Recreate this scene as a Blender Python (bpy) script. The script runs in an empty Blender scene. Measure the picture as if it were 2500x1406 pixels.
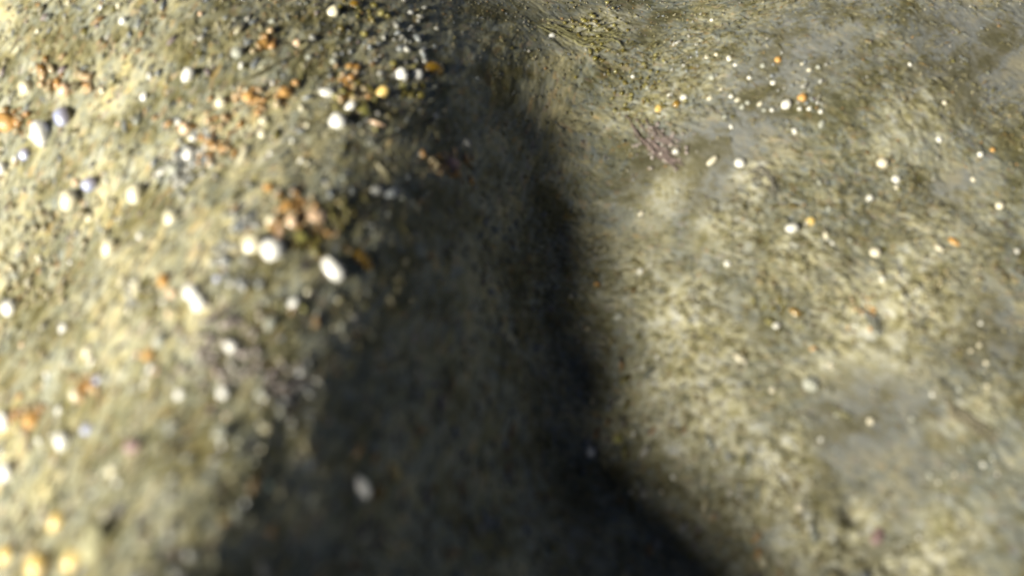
import bpy, math, random
import numpy as np
from mathutils import Vector, Matrix

random.seed(11)
rng = np.random.default_rng(11)
scene = bpy.context.scene
COL = scene.collection

# ------------------------------------------------------------------ camera
CAM_LOC = np.array([-0.27, -0.33, 0.64])
CAM_TGT = np.array([0.0, 0.0, 0.02])
LENS = 36.0
cam_d = bpy.data.cameras.new("camera")
cam = bpy.data.objects.new("camera", cam_d)
COL.objects.link(cam)
cam.location = CAM_LOC
cam.rotation_euler = Vector(CAM_TGT - CAM_LOC).to_track_quat('-Z', 'Y').to_euler()
cam_d.lens = LENS
cam_d.sensor_width = 36.0
cam_d.clip_start = 0.01
cam_d.clip_end = 200.0
cam_d.dof.use_dof = True
cam_d.dof.focus_distance = 1.08
cam_d.dof.aperture_fstop = 2.0
scene.camera = cam

# ------------------------------------------------------------------ sky and sun
SUN_EL, SUN_AZ = 26.0, 178.0      # azimuth: direction the light comes from, degrees CCW from +x
world = bpy.data.worlds.new("World")
scene.world = world
world.use_nodes = True
wn, wl = world.node_tree.nodes, world.node_tree.links
wn.clear()
sky = wn.new("ShaderNodeTexSky")
sky.sky_type = 'NISHITA'
sky.sun_disc = False
sky.sun_elevation = math.radians(SUN_EL)
sky.sun_rotation = math.radians(90.0 - SUN_AZ)
bg = wn.new("ShaderNodeBackground")
sky.air_density = 0.12
sky.dust_density = 0.4
sky.ozone_density = 0.2
bg.inputs["Strength"].default_value = 0.05
wo = wn.new("ShaderNodeOutputWorld")
wl.new(sky.outputs[0], bg.inputs[0])
wl.new(bg.outputs[0], wo.inputs[0])

sun_d = bpy.data.lights.new("sun", 'SUN')
sun_d.energy = 5.0
sun_d.angle = math.radians(22.0)
sun_d.color = (1.0, 0.95, 0.83)
sun = bpy.data.objects.new("sun", sun_d)
COL.objects.link(sun)
el, az = math.radians(SUN_EL), math.radians(SUN_AZ)
SUNV = Vector((math.cos(el) * math.cos(az), math.cos(el) * math.sin(az), math.sin(el)))
sun.rotation_euler = SUNV.to_track_quat('Z', 'Y').to_euler()
sun.location = SUNV * 5

scene.view_settings.view_transform = 'Standard'
scene.view_settings.look = 'None'
scene.view_settings.gamma = 1.0
scene.view_settings.use_curve_mapping = False
scene.view_settings.exposure = 0.84

# ------------------------------------------------------------------ noise
def _hash(ix, iy, seed):
    h = (ix.astype(np.int64) * 374761393 + iy.astype(np.int64) * 668265263 + seed * 1442695041) & 0xffffffff
    h = ((h ^ (h >> 13)) * 1274126177) & 0xffffffff
    return ((h ^ (h >> 16)) & 0xffffffff) / 4294967296.0

def noise(x, y, seed=0):
    x0 = np.floor(x); y0 = np.floor(y)
    fx = x - x0; fy = y - y0
    u = fx * fx * fx * (fx * (fx * 6 - 15) + 10)
    v = fy * fy * fy * (fy * (fy * 6 - 15) + 10)
    def g(ix, iy, dx, dy):
        a = _hash(ix, iy, seed) * 2 * math.pi
        return np.cos(a) * dx + np.sin(a) * dy
    n00 = g(x0, y0, fx, fy); n10 = g(x0 + 1, y0, fx - 1, fy)
    n01 = g(x0, y0 + 1, fx, fy - 1); n11 = g(x0 + 1, y0 + 1, fx - 1, fy - 1)
    return (n00 * (1 - u) + n10 * u) * (1 - v) + (n01 * (1 - u) + n11 * u) * v * 1.0

def fbm(x, y, o=3, seed=0):
    s = 0; a = 1.0
    for i in range(o):
        s = s + a * noise(x * 2 ** i + 17.3 * i, y * 2 ** i - 9.1 * i, seed + i)
        a *= 0.5
    return s

def sstep(a, b, x):
    t = np.clip((x - a) / (b - a), 0, 1)
    return t * t * (3 - 2 * t)

# ------------------------------------------------------------------ lie of the bed
ST = math.radians(33)             # lie of the combed grains on the mound
# slope of the bed towards the light (degrees) across the gully, in four cross-sections
ROT = np.array(cam.rotation_euler.to_matrix())
def plane_pt(px, py, z=0.03):
    d = ROT @ np.array([(px / 2500 - 0.5) * 36.0 / LENS, -((py - 703) / 2500) * 36.0 / LENS, -1.0])
    return CAM_LOC + d * ((z - CAM_LOC[2]) / d[2])
SECT = [
 (1380, [(-900, 0), (-300, 24), (0, 26), (130, 8), (230, -14), (340, -29), (650, -36), (850, -38), (1200, -42), (1640, -38), (1810, -20), (1880, 6), (1940, 30), (2100, 22), (2500, 11), (3400, 0)]),
 (1080, [(-900, 0), (-300, 28), (0, 24), (300, 3), (440, -15), (620, -26), (850, -34), (1000, -40), (1250, -43), (1590, -38), (1740, -20), (1810, 10), (1870, 29), (2050, 21), (2500, 10), (3400, 0)]),
 (700, [(-900, 0), (-300, 28), (0, 25), (300, 12), (520, -3), (720, -17), (880, -25), (1030, -33), (1150, -41), (1400, -42), (1580, -35), (1690, -10), (1760, 14), (1820, 23), (2150, 18), (2500, 9), (3400, 0)]),
 (430, [(-900, 0), (-300, 26), (0, 23), (300, 11), (560, -3), (760, -15), (940, -23), (1060, -30), (1180, -37), (1380, -39), (1510, -30), (1620, -12), (1720, 4), (1800, 9), (2150, 9), (2500, 2), (3400, 0)]),
 (150, [(-900, 0), (-300, 22), (0, 20), (350, 9), (580, -5), (780, -13), (930, -18), (1080, -21), (1200, -26), (1350, -26), (1460, -21), (1600, -14), (1750, -8), (2150, -8), (2350, -17), (2600, -24), (3400, 0)]),
]
SX = np.linspace(-1.0, 1.2, 1500)
SH, SY = [], []
for (row, tab) in SECT:
    xs_ = np.array([plane_pt(q[0], row)[0] for q in tab]); an = np.array([q[1] for q in tab], float)
    sl = np.interp(SX, xs_, np.tan(np.radians(an)))
    sl = np.convolve(np.pad(sl, 24, mode='edge'), np.ones(49) / 49, 'valid')
    hh = np.cumsum(sl) * (SX[1] - SX[0])
    SH.append(hh - np.interp(plane_pt(1380, row)[0], SX, hh))
    SY.append(plane_pt(1000, row)[1])
TP = [plane_pt(1350, row, 0.0) for row, _ in SECT]
def trough_x(y):
    return np.interp(y, [q[1] for q in TP], [q[0] for q in TP])
def smooth_h(x, y):
    xt = trough_x(y)
    s = xt - x; t = -s
    xw = x + 0.004 * fbm(x * 6, y * 6, 2, 3)
    hs = [np.interp(xw, SX, h_) for h_ in SH]
    # smooth (Catmull-Rom like) blend from section to section
    n_ = len(SECT)
    slo = [(hs[min(q + 1, n_ - 1)] - hs[max(q - 1, 0)]) / (SY[min(q + 1, n_ - 1)] - SY[max(q - 1, 0)]) for q in range(n_)]
    k = np.where(y < SY[0], hs[0], 0.0) + np.where(y >= SY[-1], hs[-1], 0.0)
    for q in range(n_ - 1):
        dy = SY[q + 1] - SY[q]; u = np.clip((y - SY[q]) / dy, 0, 1)
        s0 = slo[q] if q else 0; s1 = slo[q + 1] if q < n_ - 2 else 0
        c = (2*u**3 - 3*u**2 + 1) * hs[q] + (u**3 - 2*u**2 + u) * dy * s0 + (3*u**2 - 2*u**3) * hs[q + 1] + (u**3 - u**2) * dy * s1
        k = k + np.where((y >= SY[q]) & (y < SY[q + 1]), c, 0.0)
    mound = 0.0
    big = 0.005 * fbm(x * 5.5 + 3, y * 5.5, 2, 21) * sstep(0.0, 0.15, t) + 0.002 * fbm(x * 6, y * 6, 2, 22) * sstep(0.05, 0.2, s)
    far = sstep(0.7, 1.4, np.hypot(x, y - 0.1))
    base = mound + k + big
    for (px, py, r, d) in PITS:
        base = base - d * np.exp(-(((x - px) ** 2 + ((y - py)) ** 2) / r ** 2) ** 1.5)
    return base * (1 - far) + far * (0.03 * fbm(x * 1.3, y * 1.3, 3, 40) + 0.02)

PITS = []

def fine_h(x, y):
    t = x - trough_x(y)
    right = sstep(-0.04, 0.07, t + 0.05 * fbm(x * 10, y * 10, 2, 8))
    left = 1 - right
    # combed texture: long along ST, short across it, gently bending
    bend = ST + 0.35 * fbm(x * 3, y * 3, 2, 5)
    ca, sa = math.cos(ST), math.sin(ST)
    wx = x + 0.012 * fbm(x * 9, y * 9, 2, 6); wy = y + 0.012 * fbm(x * 9 + 5, y * 9, 2, 7)
    a = wx * ca + wy * sa; b = -wx * sa + wy * ca
    combed = 0.0011 * fbm(a * 45, b * 130, 3, 50) + 0.0018 * fbm(a * 18, b * 50, 2, 60)
    # tufted texture on the bank: clumps with ragged fringes
    q = fbm(wx * 24, wy * 17, 3, 70)
    tuft = 0.0015 * q + 0.0012 * fbm(x * 75, y * 55, 2, 80) + 0.0008 * fbm(x * 230, y * 170, 2, 85)
    calm = 0.35 + 0.65 * sstep(-0.25, 0.3, fbm(x * 4.5 + 9, y * 4.5, 2, 90) + 0.25 - 1.0 * sstep(0.1, 0.45, y))
    far = 1 - sstep(0.9, 2.0, np.hypot(x, y))
    return (left * combed + right * tuft * calm) * far

def full_h(x, y):
    return smooth_h(x, y) + fine_h(x, y)

# ------------------------------------------------------------------ where a view direction meets the bed
R = np.array(cam.rotation_euler.to_matrix())
def at_many(px, py):
    px = np.asarray(px, float); py = np.asarray(py, float)
    dx = (px / 2500 - 0.5) * 36.0 / LENS
    dy = -((py - 703) / 2500) * 36.0 / LENS
    d = np.stack([dx, dy, -np.ones_like(dx)], -1) @ R.T
    t = (0.20 - CAM_LOC[2]) / d[..., 2]
    lo = t.copy(); hi = t.copy(); found = np.zeros(px.shape, bool)
    for i in range(60):
        p = CAM_LOC + d * t[..., None]
        below = p[..., 2] < smooth_h(p[..., 0], p[..., 1])
        new = below & ~found
        hi = np.where(new, t, hi); lo = np.where(new, t - 0.015, lo); found |= below
        t = t + 0.015
        if found.all(): break
    for i in range(14):
        m = (lo + hi) / 2
        p = CAM_LOC + d * m[..., None]
        below = p[..., 2] < smooth_h(p[..., 0], p[..., 1])
        hi = np.where(below, m, hi); lo = np.where(below, lo, m)
    p = CAM_LOC + d * hi[..., None]
    return p, hi                   # hi = depth along the optical axis

for (px, py, r, d) in [(2082, 1255, 28, 0.008), (2070, 1322, 22, 0.006), (2335, 455, 85, 0.004), (2165, 1385, 16, 0.006)]:
    p, dep = at_many([px], [py])
    PITS.append((p[0, 0], p[0, 1], r / 2500 * dep[0] * 36 / LENS, d))

# patches on the bank: settled smooth silt (at upper right it also paints in haze), and raised flocks of pale algae
def patch_list(L_):
    out = []
    for (px, py, rx, ry, am) in L_:
        p, dep = at_many([px], [py]); k = dep[0] / 2500 * 36 / LENS
        out.append((p[0, 0], p[0, 1], rx * k, ry * k, am))
    return out
SILT_HAZE = patch_list([(1760, 350, 260, 130, 1), (1950, 130, 330, 150, .9), (2420, 120, 240, 300, 1.0), (2130, 1000, 260, 130, .9), (2280, 700, 200, 120, .35), (2200, 1150, 220, 90, .6), (1600, 420, 110, 60, .8), (2340, 450, 90, 60, 1.0), (2420, 820, 150, 200, .7)])
FLOCK = patch_list([(1450, 70, 120, 50, 1), (1600, 250, 150, 50, .5), (1690, 800, 120, 150, 1.0), (1650, 900, 90, 90, 1.0), (1750, 1000, 140, 100, 1.0), (1960, 640, 120, 80, .7), (2000, 880, 90, 60, .6), (1870, 1170, 110, 130, 1.0), (2010, 1310, 130, 90, .9), (2260, 1360, 160, 90, .9), (2180, 760, 240, 140, .9),
                    (1610, 480, 90, 60, .6), (1570, 680, 90, 80, .6), (2240, 280, 130, 70, .5), (2300, 560, 160, 90, .5), (1790, 560, 110, 90, .6), (2380, 1010, 130, 70, .5), (1840, 450, 60, 50, .7)])
def patches(L_, x, y):
    w = 0.022 * fbm(x * 22, y * 22, 3, 31); v = 0.022 * fbm(x * 22 + 9, y * 22, 3, 33)
    m = np.zeros_like(x)
    for (cx, cy, rx, ry, am) in L_:
        d = ((x + w - cx) / rx) ** 2 + ((y + v - cy) / ry) ** 2
        m = np.maximum(m, am * np.exp(-d ** 1.3))
    return m
_fine0 = fine_h
def fine_h(x, y):
    sm = patches(SILT_HAZE, x, y); fl = patches(FLOCK, x, y)
    return _fine0(x, y) * (1 - 0.75 * sm) * (1 + 0.5 * fl) + fl * (0.003 + 0.0012 * fbm(x * 60, y * 45, 2, 35))

# ------------------------------------------------------------------ materials
WET = 0.60
def new_mat(name):
    m = bpy.data.materials.new(name)
    m.use_nodes = True
    nt = m.node_tree
    nt.nodes.clear()
    out = nt.nodes.new("ShaderNodeOutputMaterial")
    b = nt.nodes.new("ShaderNodeBsdfPrincipled")
    nt.links.new(b.outputs[0], out.inputs[0])
    return m, nt, b

def ramp(nt, stops, interp='LINEAR'):
    r = nt.nodes.new("ShaderNodeValToRGB")
    r.color_ramp.interpolation = interp
    e = r.color_ramp.elements
    while len(e) < len(stops):
        e.new(0.5)
    for i, (p, c) in enumerate(stops):
        e[i].position = p
        e[i].color = (*c, 1) if len(c) == 3 else c
    return r

def ground_material():
    m, nt, b = new_mat("silty sand")
    N, L = nt.nodes.new, nt.links.new
    tc = N("ShaderNodeTexCoord")
    warp = N("ShaderNodeTexNoise"); warp.inputs["Scale"].default_value = 14; warp.inputs["Detail"].default_value = 2
    L(tc.outputs["Object"], warp.inputs["Vector"])
    wadd = N("ShaderNodeVectorMath"); wadd.operation = 'MULTIPLY_ADD'
    wadd.inputs[1].default_value = (0.02, 0.02, 0.02)
    L(warp.outputs["Color"], wadd.inputs[0]); L(tc.outputs["Object"], wadd.inputs[2])
    # left: combed
    mp = N("ShaderNodeMapping"); mp.vector_type = 'TEXTURE'
    mp.inputs["Rotation"].default_value = (0, 0, ST)
    mp.inputs["Scale"].default_value = (3.6, 1, 1)
    L(wadd.outputs[0], mp.inputs["Vector"])
    # right: hanging fibres
    mp2 = N("ShaderNodeMapping"); mp2.vector_type = 'TEXTURE'
    mp2.inputs["Rotation"].default_value = (0, 0, math.radians(-72))
    mp2.inputs["Scale"].default_value = (1.7, 1, 1)
    L(wadd.outputs[0], mp2.inputs["Vector"])
    side = N("ShaderNodeAttribute"); side.attribute_name = "bank"
    coord = N("ShaderNodeMix"); coord.data_type = 'VECTOR'
    sharp = N("ShaderNodeMath"); sharp.operation = 'GREATER_THAN'; sharp.inputs[1].default_value = 0.5
    L(side.outputs["Fac"], sharp.inputs[0])
    L(sharp.outputs[0], coord.inputs["Factor"])
    L(mp.outputs[0], coord.inputs[4]); L(mp2.outputs[0], coord.inputs[5])
    V = coord.outputs[1]
    # grains
    vo = N("ShaderNodeTexVoronoi"); vo.inputs["Scale"].default_value = 300
    L(V, vo.inputs["Vector"])
    sep = N("ShaderNodeSeparateColor"); L(vo.outputs["Color"], sep.inputs[0])
    gr = ramp(nt, [(0.0, (0.12, 0.12, 0.08)), (0.16, (0.28, 0.26, 0.13)), (0.34, (0.38, 0.39, 0.32)), (0.5, (0.50, 0.45, 0.24)),
                   (0.66, (0.36, 0.40, 0.42)), (0.8, (0.60, 0.55, 0.34)), (0.90, (0.78, 0.74, 0.60)), (0.95, (0.66, 0.42, 0.15)), (1.0, (0.46, 0.36, 0.38))])
    L(sep.outputs[0], gr.inputs[0])
    vo2 = N("ShaderNodeTexVoronoi"); vo2.inputs["Scale"].default_value = 105
    L(V, vo2.inputs["Vector"])
    sep2 = N("ShaderNodeSeparateColor"); L(vo2.outputs["Color"], sep2.inputs[0])
    gr2 = ramp(nt, [(0.0, (0.16, 0.17, 0.11)), (0.3, (0.34, 0.32, 0.17)), (0.5, (0.40, 0.43, 0.38)), (0.75, (0.55, 0.48, 0.25)), (1.0, (0.68, 0.64, 0.46))])
    L(sep2.outputs[1], gr2.inputs[0])
    mx = N("ShaderNodeMix"); mx.data_type = 'RGBA'; mx.inputs["Factor"].default_value = 0.28
    L(gr.outputs[0], mx.inputs[6]); L(gr2.outputs[0], mx.inputs[7])
    # smeared silt and algae film in soft patches
    n1 = N("ShaderNodeTexNoise"); n1.inputs["Scale"].default_value = 26; n1.inputs["Detail"].default_value = 8; n1.inputs["Roughness"].default_value = 0.68
    L(V, n1.inputs["Vector"])
    film = ramp(nt, [(0.30, (0.14, 0.125, 0.05)), (0.42, (0.26, 0.24, 0.10)), (0.5, (0.44, 0.46, 0.42)), (0.58, (0.62, 0.58, 0.40)), (0.7, (0.74, 0.70, 0.52))])
    L(n1.outputs["Fac"], film.inputs[0])
    mx2 = N("ShaderNodeMix"); mx2.data_type = 'RGBA'; mx2.inputs["Factor"].default_value = 0.36
    L(mx.outputs[2], mx2.inputs[6]); L(film.outputs[0], mx2.inputs[7])
    # bank: darker, mossier, with grey-brown patches of smooth silt and painted haze
    n2 = N("ShaderNodeTexNoise"); n2.inputs["Scale"].default_value = 7.5; n2.inputs["Detail"].default_value = 5; n2.inputs["Roughness"].default_value = 0.6
    L(tc.outputs["Object"], n2.inputs["Vector"])
    silt = ramp(nt, [(0.47, (0, 0, 0)), (0.62, (1, 1, 1))])
    L(n2.outputs["Fac"], silt.inputs[0])
    sa = N("ShaderNodeAttribute"); sa.attribute_name = "silt"
    sb = N("ShaderNodeMath"); sb.operation = 'MULTIPLY_ADD'; sb.inputs[1].default_value = 0.3; L(silt.outputs[0], sb.inputs[0]); L(sa.outputs["Fac"], sb.inputs[2]); sb.use_clamp = True
    sf = N("ShaderNodeMath"); sf.operation = 'MULTIPLY'; L(sb.outputs[0], sf.inputs[0])
    sfm = N("ShaderNodeMath"); sfm.operation = 'MULTIPLY'; sfm.inputs[1].default_value = 0.85
    L(side.outputs["Fac"], sfm.inputs[0]); L(sfm.outputs[0], sf.inputs[1])
    mx3 = N("ShaderNodeMix"); mx3.data_type = 'RGBA'
    L(sf.outputs[0], mx3.inputs["Factor"]); L(mx2.outputs[2], mx3.inputs[6]); mx3.inputs[7].default_value = (0.40, 0.385, 0.34, 1)  # silt grey, lightened to paint a hazy veil at upper right
    mul = N("ShaderNodeMix"); mul.data_type = 'RGBA'; mul.blend_type = 'MULTIPLY'
    n4 = N("ShaderNodeTexNoise"); n4.inputs["Scale"].default_value = 17; n4.inputs["Detail"].default_value = 7; n4.inputs["Roughness"].default_value = 0.72
    mp4 = N("ShaderNodeMapping"); mp4.inputs["Location"].default_value = (3, 7, 1); L(wadd.outputs[0], mp4.inputs["Vector"]); L(mp4.outputs[0], n4.inputs["Vector"])
    clump = ramp(nt, [(0.38, (0.50, 0.48, 0.30)), (0.45, (0.78, 0.77, 0.62)), (0.5, (0.90, 0.97, 1.02)), (0.55, (1.12, 1.12, 1.0)), (0.62, (1.35, 1.30, 1.05))])
    L(n4.outputs["Fac"], clump.inputs[0])
    mot = N("ShaderNodeMix"); mot.data_type = 'RGBA'; mot.blend_type = 'MULTIPLY'; mot.inputs["Factor"].default_value = 1.0
    L(mx3.outputs[2], mot.inputs[6]); L(clump.outputs[0], mot.inputs[7])
    fa = N("ShaderNodeAttribute"); fa.attribute_name = "flock"
    fc = ramp(nt, [(0.38, (0.48, 0.43, 0.15)), (0.46, (0.92, 0.84, 0.46)), (0.54, (1.18, 1.12, 0.76)), (0.62, (1.22, 1.22, 1.05))])
    n5 = N("ShaderNodeTexNoise"); n5.inputs["Scale"].default_value = 95; n5.inputs["Detail"].default_value = 6; n5.inputs["Roughness"].default_value = 0.75
    L(wadd.outputs[0], n5.inputs["Vector"]); L(n5.outputs["Fac"], fc.inputs[0])
    fm = N("ShaderNodeMix"); fm.data_type = 'RGBA'
    ff = N("ShaderNodeMath"); ff.operation = 'MULTIPLY'; ff.inputs[1].default_value = 0.95; L(fa.outputs["Fac"], ff.inputs[0])
    L(ff.outputs[0], fm.inputs["Factor"]); L(mot.outputs[2], fm.inputs[6]); L(fc.outputs[0], fm.inputs[7])
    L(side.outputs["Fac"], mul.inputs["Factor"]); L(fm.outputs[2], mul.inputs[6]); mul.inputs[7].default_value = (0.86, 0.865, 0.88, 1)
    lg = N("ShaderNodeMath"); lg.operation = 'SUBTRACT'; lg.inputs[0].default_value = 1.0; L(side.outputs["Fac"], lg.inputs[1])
    lf_ = N("ShaderNodeMix"); lf_.data_type = 'RGBA'; lf_.blend_type = 'MULTIPLY'; L(lg.outputs[0], lf_.inputs["Factor"]); L(mul.outputs[2], lf_.inputs[6]); lf_.inputs[7].default_value = (1.50, 1.45, 1.34, 1)  # pale mound sand, colour lifted further in place of a better-lit slope
    wet = N("ShaderNodeMix"); wet.data_type = 'RGBA'; wet.blend_type = 'MULTIPLY'; wet.inputs["Factor"].default_value = 1.0
    L(lf_.outputs[2], wet.inputs[6]); wet.inputs[7].default_value = (WET, WET, WET * 1.02, 1)      # wet ground is darker than dry
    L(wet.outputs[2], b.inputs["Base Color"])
    b.inputs["Roughness"].default_value = 0.62
    b.inputs["Specular IOR Level"].default_value = 0.35
    inv = N("ShaderNodeMath"); inv.operation = 'SUBTRACT'; inv.inputs[0].default_value = 1; L(vo.outputs["Distance"], inv.inputs[1])
    add = N("ShaderNodeMath"); add.operation = 'ADD'; L(inv.outputs[0], add.inputs[0]); L(n1.outputs["Fac"], add.inputs[1])
    bp = N("ShaderNodeBump"); bp.inputs["Strength"].default_value = 0.35; bp.inputs["Distance"].default_value = 0.001
    L(add.outputs[0], bp.inputs["Height"]); L(bp.outputs[0], b.inputs["Normal"])
    return m

def vcol_material(name, rough=0.5, spec=0.5):
    m, nt, b = new_mat(name)
    at = nt.nodes.new("ShaderNodeAttribute"); at.attribute_name = "tint"
    tc = nt.nodes.new("ShaderNodeTexCoord")
    n = nt.nodes.new("ShaderNodeTexNoise"); n.inputs["Scale"].default_value = 400
    nt.links.new(tc.outputs["Object"], n.inputs["Vector"])
    r = ramp(nt, [(0.3, (0.65 * WET, 0.63 * WET, 0.58 * WET)), (0.7, (WET * 1.05, WET * 1.05, WET * 1.05))])
    nt.links.new(n.outputs["Fac"], r.inputs[0])
    mx = nt.nodes.new("ShaderNodeMix"); mx.data_type = 'RGBA'; mx.blend_type = 'MULTIPLY'; mx.inputs["Factor"].default_value = 1
    nt.links.new(at.outputs["Color"], mx.inputs[6]); nt.links.new(r.outputs[0], mx.inputs[7])
    nt.links.new(mx.outputs[2], b.inputs["Base Color"])
    b.inputs["Roughness"].default_value = rough
    b.inputs["Specular IOR Level"].default_value = spec
    return m

def stone_material(name, c1, c2, rough=0.35, coat=0.8, fringe=False):
    if not name.startswith(("white", "cream", "golden", "orange", "amber", "peach", "dusty")):
        c1 = tuple(q * 0.68 for q in c1); c2 = tuple(q * 0.68 for q in c2)
    m, nt, b = new_mat(name)
    N, L = nt.nodes.new, nt.links.new
    tc = N("ShaderNodeTexCoord")
    n = N("ShaderNodeTexNoise"); n.inputs["Scale"].default_value = 1.6; n.inputs["Detail"].default_value = 4
    L(tc.outputs["Object"], n.inputs["Vector"])
    if fringe:
        g = N("ShaderNodeSeparateXYZ"); L(tc.outputs["Object"], g.inputs[0])
        ad = N("ShaderNodeMath"); ad.operation = 'MULTIPLY_ADD'; ad.inputs[1].default_value = 0.35; ad.inputs[2].default_value = 0.2
        L(g.outputs[0], ad.inputs[0])
        a2 = N("ShaderNodeMath"); a2.operation = 'MULTIPLY_ADD'; a2.inputs[1].default_value = 0.6
        L(n.outputs["Fac"], a2.inputs[0]); L(ad.outputs[0], a2.inputs[2])
        r = ramp(nt, [(0.2, (0.28, 0.33, 0.66)), (0.36, (0.50, 0.55, 0.76)), (0.5, c1), (0.7, c2), (0.85, (0.45, 0.38, 0.12))])  # blue to yellow ramp paints the lens fringe around a glint
        L(a2.outputs[0], r.inputs[0])
    else:
        r = ramp(nt, [(0.35, c2), (0.6, c1)])
        L(n.outputs["Fac"], r.inputs[0])
    L(r.outputs[0], b.inputs["Base Color"])
    b.inputs["Roughness"].default_value = rough
    b.inputs["Coat Weight"].default_value = coat
    b.inputs["Coat Roughness"].default_value = 0.12
    b.inputs["Coat IOR"].default_value = 1.8
    bp = N("ShaderNodeBump"); bp.inputs["Strength"].default_value = 0.25; bp.inputs["Distance"].default_value = 0.1
    n3 = N("ShaderNodeTexNoise"); n3.inputs["Scale"].default_value = 5; n3.inputs["Detail"].default_value = 3
    L(tc.outputs["Object"], n3.inputs["Vector"]); L(n3.outputs["Fac"], bp.inputs["Height"]); L(bp.outputs[0], b.inputs["Normal"])
    return m

PAL = {
    'white':  stone_material("white quartz glint", (0.90, 0.89, 0.83), (0.80, 0.79, 0.70)),  # pale quartz whose whiteness also stands in for blurred glint discs
    'cream':  stone_material("cream quartz glint", (0.86, 0.80, 0.58), (0.72, 0.66, 0.44)),  # cream version, likewise painted bright as a blurred glint
    'dull':   stone_material("dusty quartz", (0.82, 0.80, 0.70), (0.70, 0.68, 0.58), 0.6, 0.15),  # duller, rougher copies of the pale quartz, used on the right bank
    'dulltan': stone_material("dusty tan quartz", (0.76, 0.70, 0.52), (0.64, 0.58, 0.42), 0.6, 0.15),
    'pale':   stone_material("pale shell", (0.62, 0.63, 0.52), (0.50, 0.51, 0.40), 0.5, 0.1),
    'grey':   stone_material("grey shell", (0.50, 0.50, 0.46), (0.40, 0.40, 0.36), 0.5, 0.1),
    'peach':  stone_material("peach shell", (0.85, 0.62, 0.40), (0.75, 0.50, 0.30)),
    'orange': stone_material("orange stone", (0.60, 0.34, 0.10), (0.50, 0.27, 0.07), 0.5, 0.1),
    'amber':  stone_material("amber stone", (0.36, 0.20, 0.01), (0.24, 0.14, 0.008)),
    'gold':   stone_material("golden quartz", (0.92, 0.68, 0.22), (0.80, 0.55, 0.16)),
    'lilac':  stone_material("lilac glint fringe", (0.52, 0.50, 0.62), (0.50, 0.47, 0.55), 0.25, 0.5, True),  # colour paints the rainbow fringes of glints onto chips
    'pink':   stone_material("pink stone", (0.50, 0.32, 0.30), (0.40, 0.26, 0.25), 0.5, 0.1),
    'olive':  stone_material("olive stone", (0.28, 0.26, 0.05), (0.20, 0.18, 0.04), 0.5, 0.1),
    'yellow': stone_material("yellow green stone", (0.60, 0.56, 0.14), (0.45, 0.42, 0.10)),
    'teal':   stone_material("teal stone", (0.22, 0.36, 0.32), (0.18, 0.28, 0.25)),
    'lump':   stone_material("pale olive rock", (0.66, 0.63, 0.36), (0.54, 0.52, 0.30), 0.7, 0.0),
}

# ------------------------------------------------------------------ helpers
def mesh_from(name, verts, faces_flat, nper, mat, tint=None, smooth=True):
    me = bpy.data.meshes.new(name)
    nf = len(faces_flat) // nper
    me.vertices.add(len(verts)); me.vertices.foreach_set("co", np.asarray(verts, np.float32).ravel())
    me.loops.add(nf * nper); me.loops.foreach_set("vertex_index", np.asarray(faces_flat, np.int32))
    me.polygons.add(nf)
    me.polygons.foreach_set("loop_start", np.arange(0, nf * nper, nper, dtype=np.int32))
    me.polygons.foreach_set("loop_total", np.full(nf, nper, np.int32))
    if smooth:
        me.polygons.foreach_set("use_smooth", np.ones(nf, bool))
    if tint is not None:
        ca = me.attributes.new("tint", 'FLOAT_COLOR', 'POINT')
        ca.data.foreach_set("color", np.asarray(tint, np.float32).ravel())
    me.update(calc_edges=True)
    if mat: me.materials.append(mat)
    return me

def link(name, me):
    o = bpy.data.objects.new(name, me)
    COL.objects.link(o)
    return o

# ------------------------------------------------------------------ the ground sheet
def axis(a, b, n, lo, hi, m):
    core = np.linspace(a, b, n)
    st = core[1] - core[0]
    def grow(L):
        q = np.linspace(0, 1, m + 1)[1:]
        return st * np.arange(1, m + 1) + (L - st * m) * q ** 3
    return np.concatenate([(a - grow(a - lo))[::-1], core, b + grow(hi - b)])
xs = axis(-0.50, 0.62, 960, -60, 60, 40)
ys = axis(-0.36, 0.50, 740, -60, 60, 40)
GX, GY = np.meshgrid(xs, ys)
GZ = full_h(GX, GY)
nx, ny = len(xs), len(ys)
idx = np.arange(nx * ny).reshape(ny, nx)
F = np.stack([idx[:-1, :-1], idx[:-1, 1:], idx[1:, 1:], idx[1:, :-1]], -1).ravel()
gme = mesh_from("ground", np.stack([GX, GY, GZ], -1).reshape(-1, 3), F, 4, ground_material())
bank = sstep(-0.05, 0.07, GX - trough_x(GY) + 0.06 * fbm(GX * 9, GY * 9, 3, 8))
for nm, LL in (("silt", SILT_HAZE), ("flock", FLOCK)):
    a_ = gme.attributes.new(nm, 'FLOAT', 'POINT'); a_.data.foreach_set("value", patches(LL, GX, GY).astype(np.float32).ravel())
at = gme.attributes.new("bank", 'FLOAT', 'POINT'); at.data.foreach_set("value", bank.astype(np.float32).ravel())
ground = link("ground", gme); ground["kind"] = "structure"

def normals(x, y):
    e = 0.004
    gx = (smooth_h(x + e, y) - smooth_h(x - e, y)) / (2 * e)
    gy = (smooth_h(x, y + e) - smooth_h(x, y - e)) / (2 * e)
    n = np.stack([-gx, -gy, np.ones_like(gx)], -1)
    return n / np.linalg.norm(n, axis=-1, keepdims=True)

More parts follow.
